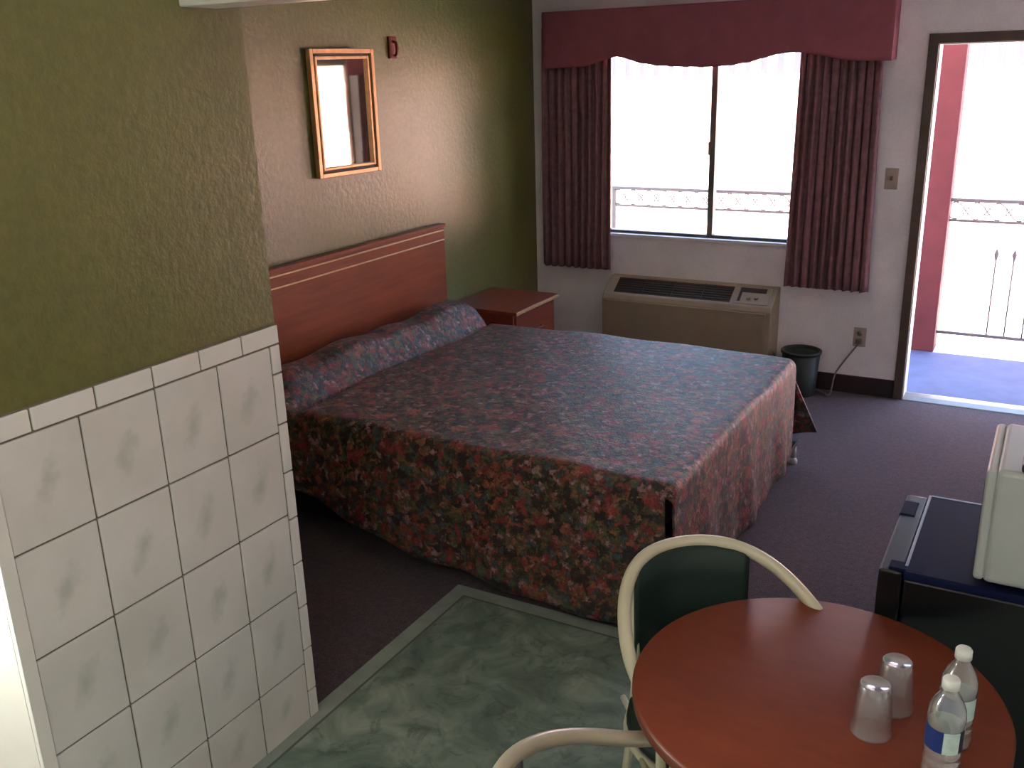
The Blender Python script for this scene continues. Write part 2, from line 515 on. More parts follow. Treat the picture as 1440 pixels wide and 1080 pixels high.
# ------------------------------------------------------------------ window
wroot = bpy.data.objects.new('window_1', None); COL.objects.link(wroot)
wroot.location = (1.15, 0.06, WZ0); wroot['kind'] = 'structure'
wroot['label'] = 'wide two-pane sliding window in the off-white wall'; wroot['category'] = 'window'
MX = 1.235
bm = NB()
fy0, fy1 = 0.045, 0.095
box(bm, (WX0, fy0, WZ0), (WX0 + 0.035, fy1, WZ1), bev=0.003); box(bm, (WX1 - 0.035, fy0, WZ0), (WX1, fy1, WZ1), bev=0.003)
box(bm, (WX0 + 0.035, fy0, WZ0), (WX1 - 0.035, fy1, WZ0 + 0.014), bev=0.003); box(bm, (WX0 + 0.035, fy0, WZ1 - 0.035), (WX1 - 0.035, fy1, WZ1), bev=0.003)
obj('window_frame', bm, 'aluminium', wroot)
bm = NB()
box(bm, (MX - 0.019, fy0 - 0.006, WZ0 + 0.014), (MX + 0.019, fy1 - 0.004, WZ1 - 0.035), bev=0.003)
box(bm, (MX - 0.026, fy0 - 0.012, 1.42), (MX - 0.012, fy0 - 0.004, 1.50), bev=0.002)
obj('mullion', bm, 'aluminium', wroot)
for x0, x1, yy in ((WX0 + 0.035, MX - 0.019, 0.062), (MX + 0.019, WX1 - 0.035, 0.078)):
    bm = NB(); box(bm, (x0, yy, WZ0 + 0.014), (x1, yy + 0.004, WZ1 - 0.035))
    obj('pane', bm, 'pane', wroot)
bm = NB(); box(bm, (WX0 - 0.02, -0.022, WZ0 - 0.022), (WX1 + 0.02, 0.045, WZ0), bev=0.004)
obj('window_sill', bm, 'sill_white', wroot)

# ------------------------------------------------------------------ doorway
droot = bpy.data.objects.new('door_1', None); COL.objects.link(droot)
droot.location = (2.95, 0.0, 0.0); droot['kind'] = 'structure'
droot['label'] = 'open doorway with dark brown frame looking onto the blue walkway'; droot['category'] = 'doorway'
bm = NB()
box(bm, (2.438, -0.018, 0), (DX0 + 0.012, 0.0, 2.085), bev=0.003); box(bm, (DX1 - 0.012, -0.018, 0), (3.46, 0.0, 2.085), bev=0.003)
box(bm, (DX0 + 0.012, -0.018, DZ1 - 0.012), (DX1 - 0.012, 0.0, 2.085), bev=0.003)
obj('door_frame', bm, 'dark_trim', droot)
bm = NB()
box(bm, (DX0, 0.0, 0), (DX0 + 0.018, WT, DZ1), bev=0.002); box(bm, (DX1 - 0.018, 0.0, 0), (DX1, WT, DZ1), bev=0.002)
box(bm, (DX0 + 0.018, 0.0, DZ1 - 0.018), (DX1 - 0.018, WT, DZ1), bev=0.002)
o = obj('door_jamb', bm, 'trim_white', droot)
bm = NB()
box(bm, (3.43, -0.90, 0.012), (3.472, -0.022, 2.035), bev=0.003)  # unseen white leaf, added to bounce daylight onto the back wall
lf = obj('bounce_door_leaf', bm, 'trim_white', droot)
for side in (3.424, 3.478):
    bm = NB()
    d = -1 if side < 3.45 else 1
    tube(bm, [(side - 0.005 * d, -0.835, 0.98), (side + 0.03 * d, -0.835, 0.98)], 0.010, 12)
    bmesh.ops.create_uvsphere(bm, u_segments=16, v_segments=10, radius=0.026, matrix=Matrix.Translation((side + 0.045 * d, -0.835, 0.98)))
    obj('door_knob', bm, 'gold_strip', lf)
bm = NB()
prism(bm, [(-0.022, 0.0), (0.13, 0.0), (0.13, 0.010), (0.09, 0.018), (0.03, 0.018), (-0.016, 0.006)], 0, DX0 + 0.018, DX1 - 0.018)
obj('threshold', bm, 'aluminium', droot)

# ------------------------------------------------------------------ outside
bm = NB(); box(bm, (-3.5, WT, -0.16), (8.0, 1.13, -0.002))
struct('walkway', bm, 'blue_deck', 'blue painted walkway outside the open door', 'walkway')
bm = NB(); box(bm, (-3.5, 1.13, -0.2), (8.0, 1.36, -0.001), bev=0.006)
struct('kerb', bm, 'concrete', 'pale concrete edge of the walkway under the railing', 'walkway edge')
bm = NB(); box(bm, (-40, 1.36, -3.0), (45, 60, -2.8))
struct('ground', bm, 'concrete', 'bright pale paving far below the walkway', 'ground')
bm = NB(); box(bm, (2.315, 1.125, -0.001), (2.53, 1.30, 3.1), bev=0.006)
o = obj('walkway_column', bm, 'red_paint', origin=(2.42, 1.21, 0.0))
tag(o, 'red painted column standing on the walkway at the left of the doorway view', 'column')

ra = thing('walkway_railing', 'grey wrought iron railing with scrolled top band along the walkway', 'railing', (2.0, 1.22, 0.0))
RX0, RX1 = -1.6, 5.2
bm = NB(); box(bm, (RX0, 1.20, 1.035), (RX1, 1.24, 1.058), bev=0.003); obj('top_rail', bm, 'iron', ra)
bm = NB(); box(bm, (RX0, 1.208, 0.90), (RX1, 1.232, 0.918), bev=0.003); obj('middle_rail', bm, 'iron', ra)
bm = NB(); box(bm, (RX0, 1.208, 0.115), (RX1, 1.232, 0.137), bev=0.003); obj('bottom_rail', bm, 'iron', ra)
bm = NB()
k = 0; x = RX0
while x < RX1 - 0.13:
    for s in (1, -1):
        pts = [(x + 0.13 * i / 10, 1.22, 0.976 + s * 0.056 * math.cos(PI * i / 10)) for i in range(11)]
        tube(bm, pts, 0.0045, 6)
    pts = [(x + 0.065 + 0.024 * math.cos(2 * PI * i / 14), 1.22, 0.976 + 0.024 * math.sin(2 * PI * i / 14)) for i in range(14)]
    tube(bm, pts, 0.004, 6, closed=True)
    x += 0.13
o = obj('scroll_band', bm, 'iron', ra)
for xp in (-1.58, 0.06, 1.72, 3.42, 5.18):
    bm = NB(); box(bm, (xp - 0.016, 1.204, -0.001), (xp + 0.016, 1.236, 1.035), bev=0.002); obj('post', bm, 'iron', ra)
x = 2.845
while x < 4.9:
    if not 2.28 < x < 2.56 and abs(x - 3.42) > 0.04:
        bm = NB()
        tube(bm, [(x, 1.22, 0.137), (x, 1.22, 0.66)], 0.006, 8)
        lathe(bm, [(0.0, 0.735), (0.010, 0.715), (0.016, 0.695), (0.010, 0.672), (0.0075, 0.655)], (x, 1.22, 0), 10)
        tube(bm, [(x, 1.22, 0.735), (x, 1.22, 0.90)], 0.003, 6)
        obj('baluster', bm, 'iron', ra)
    x += 0.108

ba = thing('motel_building', 'pale sunlit building with ribbed band across the yard', 'building', (2.0, 13.0, -2.8))
bm = NB(); box(bm, (-22, 13.0, -2.8), (28, 19, 1.55)); obj('wall', bm, 'facade', ba)
bm = NB()
box(bm, (-22.3, 12.35, 1.55), (28.3, 19, 1.75))
obj('eave', bm, 'facade', ba)
bm = NB()
box(bm, (-22.3, 12.46, 1.75), (28.3, 12.6, 3.0))
obj('ribbed_band', bm, 'facade_band', ba)
bm = NB()
x = -22.2
while x < 28.2:
    box(bm, (x, 12.40, 1.75), (x + 0.17, 12.458, 3.0)); x += 0.30
obj('ribs', bm, 'facade', ba)

# ------------------------------------------------------------------ bed
BX0, BX1, BY0, BY1, BZ = 0.075, 2.115, -3.05, -1.345, 0.60
bed = thing('bed', 'large bed on a low frame against the green wall under the headboard', 'bed', (1.1, -2.2, 0.0))
bm = NB(); box(bm, (0.10, -3.00, 0.335), (2.07, -1.39, 0.575), bev=0.05, seg=4); obj('mattress', bm, 'mattress', bed)
bm = NB(); box(bm, (0.10, -2.99, 0.14), (2.06, -1.40, 0.335), bev=0.02, seg=2); obj('box_spring', bm, 'box_spring', bed)
bm = NB()
for y in (-2.98, -1.42):
    box(bm, (0.10, y - 0.015, 0.10), (2.06, y + 0.015, 0.14), bev=0.002)
for x in (0.16, 1.1, 2.0):
    box(bm, (x - 0.015, -2.965, 0.10), (x + 0.015, -1.435, 0.139), bev=0.002)
box(bm, (2.0, -1.43, 0.105), (2.165, -1.24, 0.130), bev=0.002)
obj('bed_frame', bm, 'black_metal', bed)
for x, y, m in ((0.2, -2.9, 'black_metal'), (0.2, -1.5, 'black_metal'), (1.98, -2.9, 'black_metal'), (2.145, -1.262, 'metal_white')):
    bm = NB(); tube(bm, [(x, y, 0.03), (x, y, 0.105)], 0.014, 10)
    lathe(bm, [(0.0, 0.0), (0.022, 0.0), (0.024, 0.015), (0.014, 0.032), (0.0, 0.032)], (x, y, 0), 12)
    o = obj('leg', bm, m, bed)
    if m == 'metal_white':
        o['label'] = 'white bed leg'

def smooth(a, b, x):
    t = max(0.0, min(1.0, (x - a) / (b - a)))
    return t * t * (3 - 2 * t)

def top_z(x, y):
    z = BZ
    # pillow roll along the head with a tucked fold in front of it
    ends = smooth(BY0 + 0.0, BY0 + 0.16, y) * (1 - smooth(BY1 - 0.09, BY1 + 0.02, y))
    p = smooth(0.075, 0.2, x) * (1 - smooth(0.29, 0.41, x))
    sag = 0.007 * math.sin(y * 7.3) + 0.006 * math.sin(y * 15 + 1) - 0.010 * math.exp(-((y + 2.2) / 0.09) ** 2)
    z += (0.118 + sag) * p * (0.35 + 0.65 * ends)
    z += 0.03 * (1 - smooth(0.06, 0.22, x)) * ends
    z -= 0.030 * math.exp(-((x - 0.412 - 0.010 * math.sin(y * 6)) / 0.017) ** 2)
    z += 0.004 * math.sin(3.1 * x + 2 * y) + 0.003 * math.sin(7 * x - 5 * y) + 0.0025 * math.sin(13 * x + 9 * y)
    z -= 0.008 * smooth(1.6, 2.1, x)
    return z

R = 0.045
def hem_near(x):
    pts = [(0.0, 0.30), (0.35, 0.27), (0.62, 0.20), (1.1, 0.075), (1.5, 0.035), (2.2, 0.022)]
    for (xa, za), (xb, zb) in zip(pts, pts[1:]):
        if x <= xb:
            return za + (zb - za) * (x - xa) / (xb - xa)
    return pts[-1][1]
def hem_far(x):
    return 0.06 + 0.12 * smooth(1.75, 2.12, x)

bm = NB()
xs = [BX0 + (BX1 - BX0) * i / 90 for i in range(91)]
rows_ = []
for x in xs:
    row = []
    hz = hem_near(x); nd = 16
    zt = top_z(x, BY0 + R)
    for j in range(nd):                                    # near drop, hem upward
        f = 1 - j / nd
        z = hz + (zt - R - hz) * (1 - f)
        w = f * (0.03 + 0.014 * math.sin(x * 8.2 + 0.5) + 0.010 * math.sin(x * 17 + 2) + 0.03 * smooth(1.6, 2.1, x))
        row.append(Vector((x + 0.03 * f * smooth(1.9, 2.12, x), BY0 - w, z)))
    for j in range(6):
        a = PI / 2 * j / 5
        row.append(Vector((x, BY0 + R - R * math.cos(a), zt - R + R * math.sin(a))))
    for j in range(1, 70):
        y = BY0 + R + (BY1 - BY0 - 2 * R) * j / 70
        row.append(Vector((x, y, top_z(x, y))))
    zt = top_z(x, BY1 - R)
    for j in range(6):
        a = PI / 2 * j / 5
        row.append(Vector((x, BY1 - R + R * math.sin(a), zt - R + R * math.cos(a))))
    hz = hem_far(x)
    for j in range(1, nd + 1):
        f = j / nd
        z = zt - R + (hz - zt + R) * f
        w = f * (0.03 + 0.012 * math.sin(x * 9 + 1) + 0.07 * smooth(1.7, 2.12, x))
        row.append(Vector((x + 0.135 * f * smooth(1.75, 2.12, x), BY1 + w, z)))
    rows_.append(row)
grid(bm, rows_)
# foot drop
last = rows_[-1]
i0, i1 = 16, len(last) - 17
frow = []
ncol = i1 - i0 + 1
for c in range(ncol):
    p = last[i0 + c]
    y = p.y
    line = [Vector(p)]
    zt = p.z
    for j in range(1, 5):
        a = PI / 2 * j / 4
        line.append(Vector((p.x + R * 0.8 * math.sin(a), y, zt - R * 0.8 * (1 - math.cos(a)))))
    zt = line[-1].z
    ypull = 0.10 * smooth(-1.75, -1.35, y)
    hz = 0.065 + 0.055 * smooth(-1.9, -1.35, y)
    for j in range(1, 17):
        f = j / 16
        w = f * (0.028 + 0.012 * math.sin(y * 11) + 0.007 * math.sin(y * 23 + 1))
        line.append(Vector((p.x + R * 0.8 + w, y - ypull * f, zt + (hz - zt) * f)))
    frow.append(line)
grid(bm, frow)
bmesh.ops.remove_doubles(bm, verts=bm.verts[:], dist=0.0004)
bs = obj('bedspread', bm, 'floral', origin=(1.1, -2.2, 0.0))
solidify(bs, 0.008, -1.0)
tag(bs, 'floral quilted bedspread in red, teal and lilac draped over the bed', 'bedspread')

# headboard
hb = thing('headboard', 'wide reddish cherry wood headboard on the green wall above the bed', 'headboard', (0.0, -2.19, 0.0))
HY0, HY1, HZ = -3.14, -1.238, 1.118
bm = NB(); box(bm, (0.012, HY0, 0.0), (0.052, HY1, HZ - 0.002), bev=0.004); obj('panel', bm, 'headboard', hb)
bm = NB(); box(bm, (0.010, HY0 - 0.004, HZ - 0.016), (0.062, HY1 + 0.004, HZ + 0.004), bev=0.003); obj('top_cap', bm, 'headboard', hb)
for z, h in ((HZ - 0.033, 0.007), (HZ - 0.088, 0.007)):
    bm = NB(); box(bm, (0.050, HY0 + 0.01, z - h / 2), (0.0575, HY1 - 0.01, z + h / 2), bev=0.002)
    o = obj('inlay_strip', bm, 'gold_strip', hb); o['label'] = 'thin pale gold strip'

# nightstand
ns = thing('nightstand', 'reddish wood nightstand in the corner between bed and window wall', 'nightstand', (0.25, -0.93, 0.0))
NX, NY0, NY1, NZ = 0.50, -1.205, -0.655, 0.62
bm = NB(); box(bm, (0.014, NY0, NZ - 0.024), (NX, NY1, NZ), bev=0.003); obj('top', bm, 'nightstand', ns)
bm = NB(); box(bm, (NX - 0.001, NY0 + 0.002, NZ - 0.021), (NX + 0.004, NY1 - 0.002, NZ - 0.003), bev=0.001)
o = obj('edge_strip', bm, 'gold_strip', ns); o['label'] = 'pale front edge strip'
bm = NB()
box(bm, (0.02, NY0 + 0.012, 0.06), (NX - 0.03, NY0 + 0.030, NZ - 0.024)); box(bm, (0.02, NY1 - 0.030, 0.06), (NX - 0.03, NY1 - 0.012, NZ - 0.024))
box(bm, (0.02, NY0 + 0.03, 0.06), (0.032, NY1 - 0.03, NZ - 0.024)); box(bm, (0.032, NY0 + 0.03, 0.06), (NX - 0.05, NY1 - 0.03, 0.08))
box(bm, (0.05, NY0 + 0.04, 0.0), (NX - 0.06, NY1 - 0.04, 0.06))
obj('body', bm, 'nightstand', ns)
for z0, z1 in ((0.345, 0.585), (0.085, 0.335)):
    bm = NB(); box(bm, (NX - 0.05, NY0 + 0.034, z0), (NX - 0.018, NY1 - 0.05, z1), bev=0.004)
    d = obj('drawer', bm, 'nightstand', ns)
    bm = NB(); zc = (z0 + z1) / 2
    tube(bm, [(NX - 0.02, -1.0, zc), (NX + 0.004, -0.995, zc), (NX + 0.004, -0.875, zc), (NX - 0.02, -0.87, zc)], 0.005, 8)
    obj('handle', bm, 'nightstand', d)

# mirror on the green wall, right edge swung slightly off the wall
mi = thing('wall_mirror', 'small upright mirror in a gilt frame on the green wall above the headboard', 'mirror', (0.004, -2.262, 1.485), 0.0)
MW, MH = 0.436, 0.598
TH = math.radians(-5.8)
mi.rotation_euler = (0, 0, TH)
def fr(bm, inset, w, x0, x1, bev=0.003):
    a, b = inset, inset + w
    box(bm, (x0, a, a), (x1, b, MH - a), bev); box(bm, (x0, MW - b, a), (x1, MW - a, MH - a), bev)
    box(bm, (x0, b, a), (x1, MW - b, b), bev); box(bm, (x0, b, MH - b), (x1, MW - b, MH - a), bev)
bm = NB(); fr(bm, 0.0, 0.022, 0.0, 0.030); fr(bm, 0.034, 0.014, 0.0, 0.026); obj('frame', bm, 'gold_frame', mi, local=True)
bm = NB(); fr(bm, 0.022, 0.012, 0.0, 0.018, 0.001); box(bm, (-0.002, 0.002, 0.002), (0.006, MW - 0.002, MH - 0.002)); obj('backing', bm, 'frame_dark', mi, local=True)
bm = NB(); box(bm, (0.007, 0.046, 0.046), (0.011, MW - 0.046, MH - 0.046)); obj('mirror_glass', bm, 'mirror', mi, local=True)

# small red fitting near the mirror
bm = NB()
box(bm, (0.0, -1.607, 2.035), (0.012, -1.540, 2.145), bev=0.004)
tube(bm, [(0.010, -1.573, 2.12), (0.030, -1.573, 2.115), (0.036, -1.573, 2.09), (0.032, -1.573, 2.06), (0.018, -1.573, 2.05)], 0.008, 8)
o = obj('wall_hook', bm, 'red_dark', origin=(0.0, -1.573, 2.035))
tag(o, 'small dark red hook on the green wall right of the mirror', 'hook')

# ------------------------------------------------------------------ curtains and valance
def curtain(name, x0, x1, zb, zt, label, seed, gather_side):
    rnd = random.Random(seed)
    bm = NB()
    nx, nz = 110, 34
    ph = rnd.random() * 6
    pts = []
    for j in range(nz + 1):
        f = j / nz
        z = zt + (zb - zt) * f
        row = []
        for i in range(nx + 1):
            u = i / nx
            pull = 0.0
            xa = x0 + (0.022 * f if gather_side > 0 else 0)
            xb = x1 - (0.0 if gather_side > 0 else 0.0)
            # inner edge leans in a little toward mid-height
            w = math.sin(PI * min(1, f * 1.0))
            if gather_side > 0:
                xa_ = x0 - 0.020 * f
                xx = xa_ + (x1 + 0.03 * f - xa_) * u
            else:
                xx = x0 - 0.012 * f + (x1 + 0.004 * f - x0 + 0.012 * f) * u
            A = 0.013 + 0.008 * f
            y = -0.085 + A * math.sin(u * 2 * PI * 9.5 + ph + 0.5 * math.sin(3 * f + u * 5)) + 0.006 * math.sin(u * 2 * PI * 21 + 2 * f)
            xx += 0.005 * math.cos(u * 2 * PI * 9.5 + ph)
            row.append(Vector((xx, y, z + 0.006 * math.sin(u * 2 * PI * 9.5) * f)))
        pts.append(row)
    grid(bm, pts)
    o = obj(name, bm, 'curtain', origin=((x0 + x1) / 2, -0.085, zb))
    solidify(o, 0.003, 0)
    return tag(o, label, 'curtain', None)
curtain('curtain', 0.105, 0.605, 0.672, 2.21, 'dark burgundy pleated curtain left of the window, nearest the green wall', 3, -1)
curtain('curtain', 1.785, 2.215, 0.655, 2.21, 'dark burgundy pleated curtain right of the window, nearest the doorway', 5, 1)

va = thing('window_valance', 'burgundy upholstered valance with scalloped lower edge above the window', 'valance', (1.2, 0.0, 1.95))
VX0, VX1, VZ = 0.155, 2.278, 2.302
prof = [(VX0, 1.962)]
def vb(x):
    # lower edge: long ends, high notches by the curtains, belly in the middle
    k = [(VX0, 1.962), (0.45, 1.968), (0.60, 2.005), (0.66, 2.022), (0.72, 2.012), (0.82, 1.980), (0.95, 1.960), (1.10, 1.950), (1.25, 1.945),
         (1.38, 1.950), (1.50, 1.965), (1.60, 1.990), (1.68, 2.008), (1.78, 2.012), (1.90, 1.992), (2.02, 1.965), (2.12, 1.955), (VX1, 1.953)]
    for (xa, za), (xb, zb) in zip(k, k[1:]):
        if x <= xb:
            t = (x - xa) / (xb - xa); t = t * t * (3 - 2 * t) * 0.5 + t * 0.5
            return za + (zb - za) * t
    return k[-1][1]
bm = NB()
N = 72
out = []
for i in range(N + 1):
    x = VX0 + (VX1 - VX0) * i / N
    b = vb(x)
    out.append([Vector((x, -0.162, b)), Vector((x, -0.166, b + 0.02)), Vector((x, -0.164, 2.13)), Vector((x, -0.166, VZ - 0.02)), Vector((x, -0.160, VZ)),
                Vector((x, -0.140, VZ)), Vector((x, -0.140, 2.13)), Vector((x, -0.144, b + 0.004)), Vector((x, -0.162, b))])
grid(bm, out)
for r in (out[0], out[-1]):
    bm.faces.new([bm.verts.new(p) for p in r[:-1]])
bmesh.ops.remove_doubles(bm, verts=bm.verts[:], dist=0.0002)
obj('front_panel', bm, 'valance', va)
for x0 in (VX0, VX1 - 0.018):
    bm = NB(); box(bm, (x0, -0.141, 1.958), (x0 + 0.018, -0.001, VZ), bev=0.002); obj('side_panel', bm, 'valance', va)
bm = NB(); box(bm, (VX0 + 0.018, -0.141, VZ - 0.016), (VX1 - 0.018, -0.001, VZ), bev=0.002); obj('top_board', bm, 'valance', va)

# ------------------------------------------------------------------ air conditioner
ac = thing('air_conditioner', 'beige through-wall air conditioner with dark grille under the window', 'air conditioner', (1.15, 0.0, 0.20))
AX0, AX1 = 0.598, 1.722
bm = NB()
prism(bm, [(0.0, 0.17), (0.0, 0.630), (-0.055, 0.630), (-0.195, 0.535), (-0.212, 0.505), (-0.212, 0.19), (-0.195, 0.17)], 0, AX0, AX1, bev=0.006)
obj('body', bm, 'ac', ac)
# slope frame helper: s along the slope from top (0) to front lip (1)
def slope(s, off=0.0):
    y0, z0, y1, z1 = -0.055, 0.630, -0.195, 0.535
    n = Vector((-(z0 - z1), (y0 - y1) * -1 * -1)).normalized()
    ny, nz = -(z0 - z1), (y0 - y1)
    L = math.hypot(ny, nz); ny, nz = ny / L, nz / L
    return (y0 + (y1 - y0) * s + ny * off, z0 + (z1 - z0) * s + nz * off)
def slope_box(bm, x0, x1, s0, s1, h0, h1, mi=0):
    pr = [slope(s0, h0), slope(s1, h0), slope(s1, h1), slope(s0, h1)]
    prism(bm, pr, 0, x0, x1, mi)
bm = NB()
slope_box(bm, 0.668, 1.452, 0.10, 0.88, -0.001, 0.0025)
obj('grille_opening', bm, 'ac_dark', ac)
bm = NB()
for k in range(6):
    s = 0.18 + 0.12 * k
    slope_box(bm, 0.672, 1.448, s, s + 0.03, 0.0025, 0.006)
for x in (0.86, 1.06, 1.26):
    slope_box(bm, x, x + 0.006, 0.10, 0.88, 0.0025, 0.007)
obj('louvre', bm, 'ac_dark', ac)
bm = NB(); slope_box(bm, 1.488, 1.690, 0.06, 0.90, -0.001, 0.004)
cp = obj('control_panel', bm, 'ac_panel', ac)
bm = NB(); slope_box(bm, 1.495, 1.66, 0.12, 0.34, 0.004, 0.006)
slope_box(bm, 1.495, 1.512, 0.34, 0.8, 0.004, 0.006)
obj('display_strip', bm, 'ac_dark', cp)
for x in (1.56, 1.61):
    bm = NB()
    yc, zc = slope(0.6, 0.004); yd, zd = slope(0.6, 0.016)
    tube(bm, [(x, yc, zc), (x, yd, zd)], 0.012, 14); obj('knob', bm, 'ac_panel', cp)
bm = NB()
box(bm, (AX0 + 0.03, -0.218, 0.20), (AX1 - 0.03, -0.2115, 0.500), bev=0.003)
obj('front_cover', bm, 'ac', ac)
bm = NB()
cordp = [(1.715, -0.10, 0.24), (1.745, -0.09, 0.18), (1.79, -0.05, 0.06), (1.85, -0.028, 0.014), (1.98, -0.06, 0.012), (2.06, -0.12, 0.012), (2.075, -0.15, 0.012),
         (2.09, -0.12, 0.014), (2.085, -0.05, 0.04), (2.095, -0.03, 0.12), (2.15, -0.026, 0.22), (2.20, -0.028, 0.30), (2.215, -0.026, 0.325)]
def spline(P, n=8):
    P = [Vector(p) for p in P]
    out = []
    for i in range(len(P) - 1):
        p0, p1, p2, p3 = P[max(i - 1, 0)], P[i], P[i + 1], P[min(i + 2, len(P) - 1)]
        for k in range(n):
            t = k / n
            out.append(0.5 * ((2 * p1) + (p2 - p0) * t + (2 * p0 - 5 * p1 + 4 * p2 - p3) * t * t + (3 * p1 - p0 - 3 * p2 + p3) * t ** 3))
    out.append(P[-1])
    return out
tube(bm, spline(cordp), 0.005, 8)
box(bm, (2.198, -0.040, 0.322), (2.232, -0.008, 0.352), bev=0.005)
obj('power_cord', bm, 'cord', ac)

# outlet and switch
ot = thing('wall_outlet', 'tan power outlet with a plugged cord low on the off-white wall beside the doorway', 'outlet', (2.215, 0.0, 0.36))
bm = NB(); box(bm, (2.178, -0.006, 0.300), (2.252, 0.0, 0.420), bev=0.003); obj('cover_plate', bm, 'plate', ot)
for z in (0.337, 0.383):
    bm = NB(); lathe(bm, [(0.0, 0.0), (0.016, 0.0), (0.016, 0.003), (0.0, 0.003)], (0, 0, 0), 16)
    bmesh.ops.rotate(bm, cent=(0, 0, 0), matrix=Matrix.Rotation(PI / 2, 3, 'X'), verts=bm.verts[:])
    bmesh.ops.translate(bm, vec=(2.215, -0.0055, z), verts=bm.verts[:])
    obj('socket', bm, 'cord', ot)
sw = thing('light_switch', 'tan light switch at shoulder height between the right curtain and the doorway', 'light switch', (2.312, 0.0, 1.31))
bm = NB(); box(bm, (2.276, -0.006, 1.250), (2.348, 0.0, 1.370), bev=0.003); obj('cover_plate', bm, 'plate', sw)
bm = NB(); box(bm, (2.305, -0.017, 1.302), (2.319, -0.005, 1.326), bev=0.002); obj('toggle', bm, 'cord', sw)

# trash can
tc = thing('trash_can', 'small dark plastic trash can on the carpet between bed and outlet', 'trash can', (1.905, -0.145, 0.0))
bm = NB(); lathe(bm, [(0.0, 0.0), (0.092, 0.0), (0.096, 0.01), (0.114, 0.268), (0.108, 0.268), (0.090, 0.02), (0.0, 0.016)], (1.905, -0.145, 0), 36); obj('bin', bm, 'trash', tc)
bm = NB(); lathe(bm, [(0.112, 0.262), (0.121, 0.266), (0.122, 0.280), (0.112, 0.284), (0.106, 0.278), (0.107, 0.262)], (1.905, -0.145, 0), 36); obj('rim', bm, 'trash', tc)

# ------------------------------------------------------------------ fridge and microwave
fg = thing('mini_fridge', 'black mini refrigerator beside the round table under the white microwave', 'refrigerator', (3.2, -3.575, 0.0))
FX0, FX1, FY0, FY1, FZ = 2.968, 3.455, -3.788, -3.332, 0.85
bm = NB(); box(bm, (FX0, FY0, 0.03), (FX1, FY1, FZ - 0.02), bev=0.006); obj('body', bm, 'black_gloss', fg)
bm = NB(); box(bm, (FX0 - 0.003, FY0 - 0.004, FZ - 0.022), (FX1 + 0.004, FY1 + 0.002, FZ - 0.0008), bev=0.007, seg=3); obj('top', bm, 'black_blue_sheen', fg)
bm = NB(); box(bm, (FX0 - 0.003, FY0 + 0.03, FZ - 0.006), (FX0 + 0.004, FY1, FZ), bev=0.001)  # pale strips stand in for the bright highlight along the top's edges
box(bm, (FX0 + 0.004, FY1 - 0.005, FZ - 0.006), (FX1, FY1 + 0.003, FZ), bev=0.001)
o = obj('edge_highlight', bm, 'edge_highlight', fg); o['label'] = 'pale highlight line along the top edge'
bm = NB(); box(bm, (FX0 - 0.056, FY0, 0.05), (FX0 - 0.0045, FY1 - 0.004, FZ - 0.006), bev=0.005, seg=3); dd = obj('door', bm, 'black_gloss', fg)
bm = NB(); box(bm, (FX0 - 0.058, FY1 - 0.14, FZ - 0.032), (FX0 - 0.020, FY1 - 0.05, FZ - 0.003), bev=0.004); obj('handle', bm, 'black_blue_sheen', dd)
bm = NB(); box(bm, (FX0 - 0.036, FY0 + 0.01, FZ - 0.012), (FX0 + 0.04, FY0 + 0.05, FZ - 0.0005), bev=0.003); obj('hinge_cover', bm, 'black_blue_sheen', fg)
for x, y in ((FX0 + 0.04, FY0 + 0.04), (FX1 - 0.04, FY0 + 0.04), (FX0 + 0.04, FY1 - 0.04), (FX1 - 0.04, FY1 - 0.04)):
    bm = NB(); lathe(bm, [(0.0, 0.0), (0.018, 0.0), (0.018, 0.03), (0.0, 0.03)], (x, y, 0), 12); obj('foot', bm, 'black_gloss', fg)

mw = thing('microwave', 'white microwave oven on top of the black refrigerator', 'microwave', (3.34, -3.645, FZ))
WX_0, WX_1, WY_0, WY_1, WZT = 3.106, 3.59, -3.786, -3.465, 1.130
bm = NB()
box(bm, (WX_0 + 0.02, WY_0, FZ + 0.012), (WX_1, WY_1, WZT), bev=0.012, seg=3)
obj('body', bm, 'white_appliance', mw)
bm = NB(); box(bm, (WX_0, WY_0 + 0.002, FZ + 0.014), (WX_0 + 0.022, WY_1 - 0.002, WZT - 0.003), bev=0.009, seg=3)
dr = obj('door', bm, 'white_appliance', mw)
bm = NB(); box(bm, (WX_0 - 0.002, WY_0 + 0.05, FZ + 0.06), (WX_0 + 0.004, WY_1 - 0.10, WZT - 0.05), bev=0.001); obj('door_window', bm, 'black_gloss', dr)
for x, y in ((WX_0 + 0.06, WY_0 + 0.04), (WX_1 - 0.06, WY_0 + 0.04), (WX_0 + 0.06, WY_1 - 0.04), (WX_1 - 0.06, WY_1 - 0.04)):
    bm = NB(); lathe(bm, [(0.0, FZ), (0.014, FZ), (0.016, FZ + 0.013), (0.0, FZ + 0.013)], (x, y, 0), 12); obj('foot', bm, 'black_gloss', mw)
bm = NB(); box(bm, (3.170, -3.786, WZT), (3.30, -3.712, WZT + 0.022), bev=0.008, seg=3)
o = obj('black_case', bm, 'black_gloss', origin=(3.235, -3.75, WZT))
tag(o, 'small black object on the microwave at the right edge of the photo', 'case')

